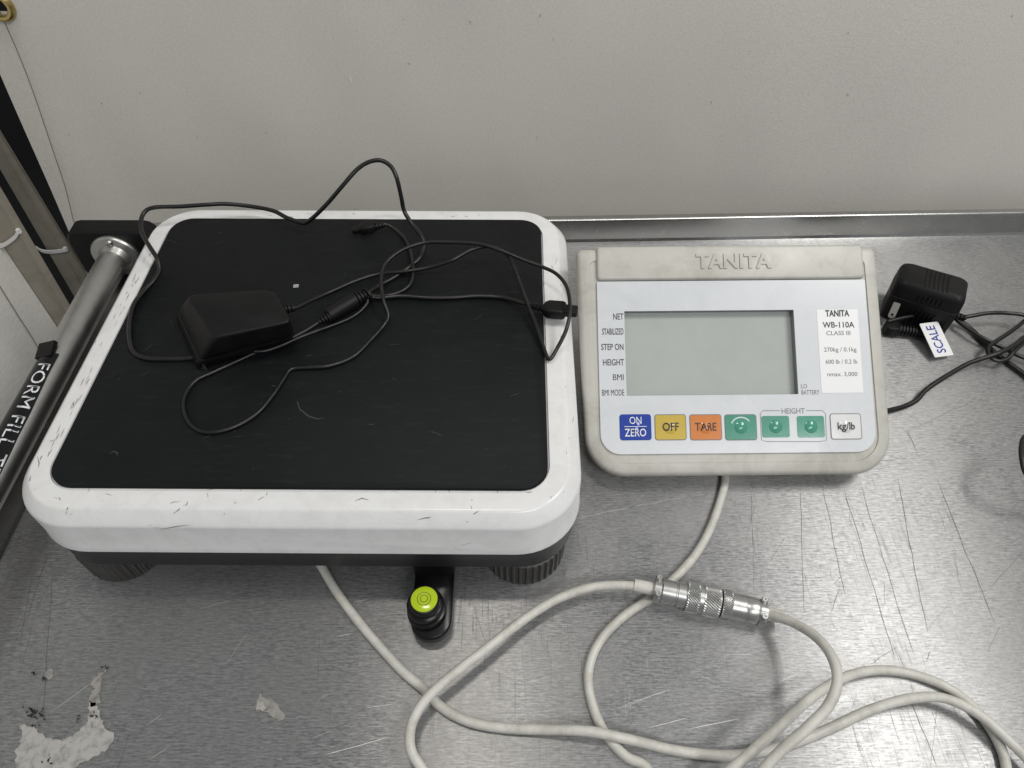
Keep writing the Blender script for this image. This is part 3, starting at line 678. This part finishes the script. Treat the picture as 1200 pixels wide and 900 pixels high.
# ------------------------------------------------------------------ black adapter lying on the tread
ZM = ZT + 0.001
TH = 0.036
top4 = [at(x, y, ZM + TH) for x, y in ((250, 396), (342, 377), (322, 338), (217, 345))]
bot4 = [at(x, y, ZM) for x, y in ((229, 435), (343, 402), (338, 372), (204, 372))]
ctr = sum(bot4, Vector()) / 4
ad = empty('power_adapter', (ctr.x, ctr.y, ZM)); tag(ad, 'black brick power adapter lying on the rubber tread of the scale', 'adapter')
def quadring(h, inset=0.0, r=0.006, seg=6):
    """rounded outline of the case at height fraction h (the case narrows towards the top)"""
    loc = [(b_.lerp(t_, h) - Vector(ad.location)) for b_, t_ in zip(bot4, top4)]
    out = []; c0 = sum(loc, Vector()) / 4; z = h * TH; bulge = 0.0022 * math.sin(math.pi * min(h * 1.15, 1.0))
    pts = [p + (c0 - p).normalized() * (inset * 1.3 - bulge) for p in loc]
    for i in range(4):
        p, a_, b_ = pts[i], pts[i - 1], pts[(i + 1) % 4]; rr = (r * 0.9, r, r * 1.9, r * 1.6)[i]
        d0, d1 = p + (a_ - p).normalized() * rr, p + (b_ - p).normalized() * rr
        for k in range(seg + 1):
            t = k / seg; q_ = d0.lerp(p, t).lerp(p.lerp(d1, t), t); out.append((q_.x, q_.y, z))
    return out
mb = MB(); mb.rings([quadring(0.0, 0.003), quadring(0.04, 0.0008), quadring(0.1), quadring(0.2), quadring(0.34), quadring(0.36, 0.0005)]); mb.build('lower_case', BLACKP, ad, angle=50)
mb = MB(); mb.rings([quadring(0.36, 0.0009), quadring(0.375, 0.0003), quadring(0.5), quadring(0.65), quadring(0.8), quadring(0.92), quadring(0.965, 0.0003), quadring(0.99, 0.0011), quadring(1.0, 0.0022)]); mb.build('upper_case', BLACKP, ad, angle=50)
def brel(*p): return at(*p) - Vector(ad.location)
def relief(a, b, r0, r1, n, parent, m=BLACKP, name='strain_relief'):
    a, b = Vector(a), Vector(b); L_ = (b - a).length; mb = MB(); prof = []
    for i in range(n):
        t0, t1 = i / n, (i + 0.62) / n; r_ = r0 + (r1 - r0) * i / max(1, n - 1)
        prof += [(r_ * 0.7, t0 * L_), (r_, t0 * L_ + 0.0002), (r_, t1 * L_), (r_ * 0.7, t1 * L_ + 0.0002)]
    prof.append((r1 * 0.7, L_)); mb.lathe(prof, 20, frame_along(a, b)); return mb.build(name, m, parent, angle=30)
relief(brel(322, 364, ZM + .019), brel(346, 361, ZM + .014), 0.0055, 0.0030, 5, ad)
# blades at the near corner
mb = MB(); pA = brel(236, 424, ZM + .004); Mb = Matrix.Translation(pA) @ Matrix.Rotation(R(-25), 4, 'Z')
mb.box((-0.006, 0.004, 0.0005), (0.006, 0.0015, 0.009), Mb); mb.box((0.003, -0.003, 0.0005), (0.006, 0.0015, 0.009), Mb); mb.build('blade', mat('blade_metal', (0.25, 0.25, 0.25), 0.35, 0.9), ad, smooth=False)
rc = 0.0019; m0 = ZM + rc
# its long thin cord: across, over the edge of the scale, back in a big loop to the moulded joint
L = [(341, 363, ZM + .014), (352, 359, ZM + .011), (366, 352, ZM + .006), (390, 341, m0), (420, 328, m0 + .001), (445, 321, m0 + .002), (475, 318, m0 + .004), (505, 313, m0 + .006), (530, 305, m0 + .012), (552, 293, m0 + .016), (572, 289, m0 + .017), (592, 296, m0 + .016), (603, 315, m0 + .013), (614, 345, m0 + .009), (628, 380, m0 + .004), (638, 410, m0 + .001), (644, 421, m0 + .001), (653, 408, m0 + .004), (664, 385, m0 + .014), (668, 360, m0 + .020), (664, 336, m0 + .021), (652, 321, m0 + .018), (636, 313, m0 + .016), (612, 304, m0 + .018), (585, 293, m0 + .0215),
     (560, 286, m0 + .022), (525, 284, m0 + .020), (495, 285, m0 + .018), (470, 294, m0 + .017), (452, 309, m0 + .015), (447, 328, m0 + .014), (449, 350, m0 + .012), (455, 370, m0 + .005), (450, 381, m0 + .001), (436, 397, m0), (414, 418, m0), (385, 429, m0), (358, 431, m0), (341, 433, m0), (332, 445, m0), (320, 463, m0), (302, 484, m0), (276, 500, m0), (246, 507, m0), (226, 500, m0), (216, 482, m0), (218, 462, m0), (230, 446, m0), (255, 434, m0), (285, 420, m0), (310, 409, m0), (335, 399, m0), (356, 389, m0 + .001), (374, 378, m0 + .002)]
cord('thin_cord', px(L), rc * 0.86, CORD, ad)
# ------------------------------------------------------------------ splitter lead: moulded joint, supply cord, two leads with plugs
j0, j1 = at(371, 379, m0 + .003), at(426, 346, m0 + .005)
sp = empty('splitter_lead', Vector((j0.x, j0.y, ZM))); tag(sp, 'black moulded cord joint with two plug leads, draped over the back of the scale', 'cord')
def rel(o, p): return Vector(p) - Vector(o.location)
relief(rel(sp, at(386, 371, m0 + .004)), rel(sp, at(373, 378, m0 + .003)), 0.0052, 0.0026, 4, sp)
mb = MB(); A_, B_ = rel(sp, at(384, 371, m0 + .0045)), rel(sp, at(416, 352, m0 + .005)); mb.lathe([(0.0050, 0), (0.0060, 0.001), (0.0066, (B_ - A_).length * .5), (0.0070, (B_ - A_).length - 0.001), (0.0060, (B_ - A_).length)], 24, frame_along(A_, B_)); mb.build('joint_body', BLACKP, sp)
relief(rel(sp, at(414, 353, m0 + .005)), rel(sp, at(430, 345, m0 + .005)), 0.0072, 0.0046, 4, sp)
mb = MB(); cc = rel(sp, at(431, 346, m0 + .005)); Mk = frame_along(cc, cc + (B_ - A_)); mb.lathe([(0.0052, -0.0012), (0.0068, -0.0010), (0.0068, 0.0010), (0.0052, 0.0012)], 24, Mk); mb.build('tie_collar', BLACKP, sp)
L = [(236, 417, m0 + .004), (222, 420, m0), (198, 421, m0), (172, 420, m0), (157, 413, m0), (152, 398, m0), (152, 378, m0), (157, 357, m0), (169, 341, m0), (181, 328, m0 + .001), (187, 316, m0 + .003), (184, 303, m0 + .008), (176, 290, m0 + .012), (167, 274, m0 + .014), (165, 260, m0 + .015), (170, 248, m0 + .018), (182, 243, m0 + .020), (210, 242, m0 + .018), (240, 240, m0 + .017), (265, 239, m0 + .015), (295, 242, m0 + .011), (320, 247, m0 + .010), (336, 255, m0 + .010), (350, 260, m0 + .010), (358, 261, m0 + .011), (368, 254, m0 + .018), (384, 238, m0 + .032), (402, 217, m0 + .048), (418, 199, m0 + .058), (432, 190, m0 + .063), (446, 188, m0 + .064), (458, 195, m0 + .060), (465, 209, m0 + .052), (470, 230, m0 + .036), (474, 248, m0 + .022), (484, 264, m0 + .014), (494, 277, m0 + .010), (497, 288, m0 + .006), (492, 302, m0 + .003), (481, 312, m0 + .001), (462, 325, m0), (446, 334, m0 + .001), (431, 344, m0 + .004)]
cord('supply_cord', px(L), rc * 1.05, CORD, sp)
L = [(443, 264, m0 + .008), (452, 263, m0 + .006), (463, 269, m0 + .003), (474, 280, m0), (481, 295, m0), (484, 312, m0 + .003), (483, 328, m0 + .001), (476, 338, m0), (464, 344, m0), (448, 347, m0 + .002), (431, 346, m0 + .005)]
cord('plug_lead', px(L), rc * 0.95, CORD, sp)
L = [(431, 348, m0 + .005), (445, 349, m0 + .002), (470, 347, m0 + .001), (500, 349, m0), (530, 349, m0), (560, 347, m0), (590, 349, m0), (612, 355, m0 + .004), (634, 361, m0 + .009)]
cord('plug_lead', px(L), rc * 1.0, CORD, sp)
L = [(431, 351, m0 + .004), (430, 356, m0 + .002), (422, 365, m0), (408, 374, m0), (388, 382, m0), (366, 390, m0 + .0035), (348, 397, m0 + .004), (330, 405, m0 + .005), (312, 411, m0 + .006), (298, 412, m0 + .007)]
cord('cord_tail', px(L), rc * 0.8, CORD, sp)
def plug(p_back, p_front, wd, th, parent, ribs):
    a, b = rel(parent, at(*p_back)), rel(parent, at(*p_front)); M = frame_along(a, b); L_ = (b - a).length; mb = MB()
    def rr(t, sx_, sy_): return [(x, y, t * L_) for x, y, _ in rrect(-wd / 2 * sx_, wd / 2 * sx_, -th / 2 * sy_, th / 2 * sy_, min(wd, th) * 0.22 * min(sx_, sy_), 0, 4)]
    mb.rings([rr(0, .62, .62), rr(.05, .8, .85), rr(.16, 1, 1), rr(.55, 1, 1), rr(.62, .92, .9), rr(.66, .70, .62), rr(.97, .66, .58), rr(1, .5, .45)], M=M); o = mb.build('plug', BLACKP, parent, angle=40)
    return o
plug((440, 265, m0 + .008), (413, 270, m0 + .005), 0.012, 0.009, sp, 3)
relief(rel(sp, at(450, 263.5, m0 + .0075)), rel(sp, at(439, 265.5, m0 + .008)), 0.0028, 0.0036, 3, sp)
plug((637, 362, m0 + .009), (677, 365, m0 + .010), 0.0150, 0.0100, sp, 3)
relief(rel(sp, at(622, 358, m0 + .007)), rel(sp, at(640, 362, m0 + .009)), 0.0026, 0.0036, 4, sp)
# scrap of paper on the tread
sc_ = at(347, 335.5, ZM); mb = MB(); mb.box((0, 0, 0.0003), (0.0046, 0.0040, 0.0004)); mb.box((0.0006, 0.0004, 0.0007), (0.0030, 0.0026, 0.0003))
ob = mb.build('paper_scrap', mat('scrap_grey', (0.36, 0.36, 0.35), 0.7), None, smooth=False); ob.location = sc_; ob.rotation_euler = (0, 0, R(6)); tag(ob, 'tiny pale square scrap on the black rubber tread', 'scrap')

# ------------------------------------------------------------------ wall charger at the right, with SCALE tag
g1, g2, g3, g4 = (at(x, y, .052) for x, y in ((1045, 309), (1122, 326), (1124, 345), (1036, 325)))
A, B = at(1041, 336, .030), at(1122, 360, .030)
ax = (B - A); ax.z = 0; yaw = math.atan2(ax.y, ax.x); WL = 0.070
cc = at(1082, 350, .024)
ch_ = empty('wall_charger', Vector((cc.x, cc.y, 0)), (0, 0, yaw)); tag(ch_, 'ribbed black plug-in charger with folding blade lying beside the display unit', 'charger')
WX, WY, WH = 0.0335, 0.021, 0.050
def wr(z, ix=0.0, iy=0.0): return [(x, y, z) for x, y, _ in rrect(-WX + ix, WX - ix, -WY + iy, WY - iy, 0.007, 0, 5)]
mb = MB(); mb.rings([wr(0, .004, .003), wr(.0015, .001, .001), wr(.0315), wr(.0322, .0008, .0008)]); mb.build('lower_case', BLACKP, ch_, angle=40)
mb = MB(); mb.rings([wr(.0322, .0012, .0012), wr(.0328, .0002, .0002), wr(.043, .0005, .0012), wr(.0475, .0016, .0025), wr(WH, .0045, .0050)]); mb.build('upper_case', BLACKP, ch_, angle=40)
for k in range(6):
    xk = -0.007 + k * 0.0042
    mb = MB(); mb.box((xk, -WY - 0.0004, .0125), (0.0019, 0.0018, 0.022)); mb.build('grip_rib', BLACKP, ch_, smooth=False)
    mb = MB(); mb.box((xk, -WY + 0.0004, .0385), (0.0019, 0.0022, 0.008)); mb.build('grip_rib', BLACKP, ch_, smooth=False)
    mb = MB(); mb.box((xk, 0.0, .0500), (0.0019, 0.030, 0.0012)); mb.build('grip_rib', BLACKP, ch_, smooth=False)
bl = ch_.matrix_basis.inverted() @ at(1045, 355, .022)
BLADE = mat('blade_nickel', (0.42, 0.40, 0.36), 0.35, 0.9)
p = plate('blade', rrect(-0.0034, 0.0034, -0.0085, 0.0085, (0.001, 0.001, 0.0028, 0.0028), 0, 4), [[(0.0013 * math.cos(-2 * math.pi * k / 12), -0.0045 + 0.0013 * math.sin(-2 * math.pi * k / 12)) for k in range(12)]], -0.0007, 0.0007, BLADE, ch_)
p.data.transform(Matrix.Translation((-0.0235, -WY - 0.0045, .0185)) @ Matrix.Rotation(R(58), 4, 'X'))
def crel(*q): return ch_.matrix_basis.inverted() @ at(*q)
relief(crel(1112, 368, .016), crel(1132, 373, .014), 0.0052, 0.0032, 5, ch_)
rk = 0.0021
def ccord(L, r=rk):
    o = tube_mb([crel(*q) for q in L], r, 12).build('cord', CORD, ch_); return o
ccord([(1128, 372, .014), (1140, 370, .016), (1158, 367, .018), (1180, 367, .018), (1205, 371, .018), (1240, 390, .012), (1260, 430, .008), (1250, 480, .006), (1225, 500, .006)])
ccord([(1118, 372, .012), (1130, 382, .010), (1150, 395, .010), (1172, 406, .008), (1192, 416, .007), (1215, 427, .006), (1250, 460, .004)])
ccord([(1122, 374, .008), (1137, 385, .004), (1150, 398, .003), (1163, 411, .003), (1180, 424, .003), (1204, 442, .003), (1235, 470, .003), (1240, 500, .003)], rk * 1.25)
ccord([(1205, 372, .013), (1192, 383, .014), (1178, 393, .014), (1167, 400, .013), (1158, 408, .012), (1160, 418, .011), (1170, 423, .010), (1181, 420, .011), (1190, 410, .014), (1206, 398, .014), (1230, 390, .010)])
ccord([(1036, 482, .006), (1046, 480, .004), (1060, 476, .003), (1074, 469, .004), (1084, 458, .006), (1096, 449, .008), (1115, 437, .010), (1135, 426, .0125), (1155, 419, .015), (1172, 413, .0175), (1188, 405, .019), (1204, 393, .020), (1235, 380, .016)], rk * 1.1)
ccord([(1040, 377, .014), (1060, 372, .015), (1080, 369, .015), (1100, 370, .013), (1114, 373, .010)])
ccord([(1215, 505, .045), (1201, 512, .047), (1197, 524, .048), (1198, 540, .047), (1203, 556, .043), (1222, 580, .030), (1250, 600, .012)])
# flat moulded plug under the charger
mb = MB(); pa_, pb_ = crel(1037, 384, .0075), crel(1106, 393, .0070); Lp = (pb_ - pa_).length; Mq = frame_along(pa_, pb_)
def pq(t, s_): return [(x, y, t * Lp) for x, y, _ in rrect(-.0068 * s_, .0068 * s_, -.0060 * s_, .0060 * s_, .0022 * s_, 0, 4)]
mb.rings([pq(0, .8), pq(.03, 1), pq(.2, 1), pq(.22, .88)], M=Mq); mb.build('plug', BLACKP, ch_, angle=40)
relief(pa_.lerp(pb_, .22), pa_.lerp(pb_, .98), 0.0062, 0.0046, 14, ch_)
# paper tag folded round the cord
t0, t1, t2, t3 = (at(*q) for q in ((1078, 380.5, .017), (1098, 376, .017), (1116, 413, .006), (1097, 422, .006)))
tcen = (t0 + t1 + t2 + t3) / 4; ty = ((t0 + t1) - (t2 + t3)).normalized(); tx = ((t1 + t2) - (t0 + t3)); tx = (tx - ty * tx.dot(ty)).normalized(); tz = tx.cross(ty)
MT = ch_.matrix_basis.inverted() @ Matrix(((tx.x, ty.x, tz.x, tcen.x), (tx.y, ty.y, tz.y, tcen.y), (tx.z, ty.z, tz.z, tcen.z), (0, 0, 0, 1)))
tw, tl = ((t1 - t0).length + (t2 - t3).length) / 4, ((t0 - t3).length + (t1 - t2).length) / 4
tg = plate('paper_tag', rrect(-tw, tw, -tl, tl, 0.0012, 0, 3), [], -0.0003, 0.0003, STICKER, ch_); tg.data.transform(MT); tg['label'] = 'white SCALE tag on the cord'
mb = text('lettering', 'SCALE', 0.0098, MT @ Matrix.Translation((0.0, 0, 0.0004)) @ Matrix.Rotation(R(90), 4, 'Z'), BLUEINK, tg, sx=0.80, bold=0.012)

# ------------------------------------------------------------------ marks on the bench top
def blob(name, pix, m, z=0.0, th=0.0007, jit=0.0008, sub=5):
    """flat dried patch with a ragged edge, slightly raised"""
    P = [at(x, y, 0) for x, y in pix]; out = []
    for i, p in enumerate(P):
        q_ = P[(i + 1) % len(P)]
        for k in range(sub): out.append(p.lerp(q_, k / sub) + Vector((random.gauss(0, jit), random.gauss(0, jit), 0)))
    return plate(name, [(p.x, p.y) for p in out], [], 0.00015 + z, th + z, m, bench)
blob('dried_residue', [(18, 910), (20, 880), (26, 860), (25, 852), (30, 850), (36, 850), (46, 856), (58, 866), (66, 868), (76, 867), (88, 862), (95, 855), (103, 847), (104, 830), (106, 824), (113, 822), (118, 838), (121, 853), (134, 862), (124, 880), (108, 888), (90, 898), (80, 910)], RESIDUE)
blob('dried_residue', [(104, 828), (106, 815), (110, 808), (107, 800), (112, 793), (124, 786), (120, 798), (117, 812), (118, 824), (113, 826)], GLUE)
blob('dried_residue', [(298, 834), (300, 822), (304, 812), (310, 818), (318, 820), (326, 826), (334, 836), (328, 846), (322, 842), (316, 836), (306, 834)], GLUE, sub=2)
blob('dried_residue', [(300, 831), (303, 822), (310, 824), (316, 830), (310, 834)], RESIDUE, 0.0011, sub=2)
blob('glue_spot', [(54, 788), (58, 783), (63, 785), (63, 793), (58, 797), (54, 795)], GLUE, sub=2, jit=0.0002)
fl_ = []
for (cx, cy, rx, ry, n) in ((38, 836, 8, 12, 34), (50, 838, 5, 5, 8), (124, 781, 4, 2, 6), (41, 788, 2, 2, 4), (52, 793, 2, 4, 5), (42, 850, 7, 3, 6), (93, 842, 3, 3, 4), (112, 842, 5, 12, 8), (60, 890, 14, 6, 8)):
    for k in range(n):
        x, y = random.gauss(cx, rx * 0.5), random.gauss(cy, ry * 0.5); a = random.uniform(0, math.pi); l_ = random.uniform(0.8, 4.0)
        fl_.append((wob((x, y), (x + l_ * math.cos(a), y + l_ * math.sin(a)), 3, 0.5), random.uniform(0.0004, 0.0016)))
bb = bvh_of(top)
decals('black_flecks', fl_, bb, SOOT, bench, 0.0015)
br_ = [(wob((59, 835), (108, 800), 6, 0.3), 0.0007), (wob((675, 608), (760, 590), 8, 0.7), 0.0006), (wob((760, 590), (830, 578), 6, 0.7), 0.0005), (wob((705, 601), (812, 581), 7, 0.8), 0.0006), (wob((240, 712), (275, 702), 5, 0.4), 0.0006), (wob((262, 782), (292, 738), 6, 0.5), 0.0003), (wob((380, 885), (455, 864), 7, 0.4), 0.0004), (wob((415, 706), (455, 696), 5, 0.3), 0.0006), (wob((394, 746), (415, 742), 4, 0.2), 0.0005), (wob((425, 830), (465, 824), 4, 0.4), 0.0003), (wob((172, 850), (190, 837), 4, 0.3), 0.0005), (wob((176, 890), (196, 876), 4, 0.3), 0.0006), (wob((730, 827), (785, 808), 6, 0.3), 0.0003), (wob((760, 853), (806, 841), 6, 0.3), 0.0003), (wob((800, 856), (868, 842), 6, 0.3), 0.00025), (wob((1088, 680), (1130, 678), 5, 0.4), 0.0003)]
for k in range(90):
    x, y = random.uniform(60, 1195), random.uniform(560, 898); a = R(random.gauss(-22, 16)); l_ = random.expovariate(1 / 14) + 4
    br_.append((wob((x, y), (x + l_ * math.cos(a), y + l_ * math.sin(a)), 4, 0.3), random.uniform(0.0001, 0.00028)))
decals('bright_scratches', br_, bb, SCRB, bench, 0.0001)
dk = [(wob((62, 660), (50, 850), 10, 0.8), 0.0005), (wob((40, 665), (22, 760), 7, 0.8), 0.0006), (wob((58, 648), (28, 735), 7, 1.0), 0.0006), (wob((38, 730), (24, 790), 6, 0.8), 0.0004), (wob((1052, 560), (1086, 740), 10, 1.0), 0.0006), (wob((988, 570), (1050, 775), 12, 0.8), 0.0006), (wob((1098, 562), (1165, 730), 10, 0.9), 0.0006), (wob((1008, 570), (1072, 770), 12, 1.2), 0.0005), (wob((964, 568), (990, 700), 9, 0.8), 0.0005), (wob((938, 570), (942, 720), 9, 0.6), 0.0004), (wob((880, 575), (884, 700), 9, 0.6), 0.0003), (wob((1003, 400), (1003, 560), 3, 0.5), 0.0003), (wob((1200, 645), (1160, 690), 5, 0.6), 0.0005), (wob((976, 685), (990, 672), 4, 0.6), 0.0006), (wob((973, 720), (984, 690), 4, 0.5), 0.0006), (wob((1020, 778), (1052, 758), 6, 0.7), 0.0006), (wob((1086, 775), (1090, 762), 3, 0.4), 0.0007), (wob((1052, 510), (1140, 470), 7, 1.0), 0.0004), (wob((1062, 505), (1075, 530), 4, 0.6), 0.0005), (wob((375, 735), (372, 800), 6, 0.6), 0.0004), (wob((1065, 815), (1098, 898), 7, 0.8), 0.0006), (wob((552, 700), (572, 760), 6, 1.5), 0.0005)]
for k in range(110):
    x, y = random.uniform(540, 1195), random.uniform(565, 898); a = R(random.choice((random.gauss(84, 7), random.gauss(76, 5), random.uniform(0, 180)))); l_ = random.expovariate(1 / 26) + 5
    dk.append((wob((x, y), (x + l_ * math.cos(a), y + l_ * math.sin(a)), 6, 0.6), random.uniform(0.0001, 0.00026)))
decals('dark_scratches', [(p_, w_ * 0.62) for p_, w_ in dk], bb, SCRD, bench, 0.00022)
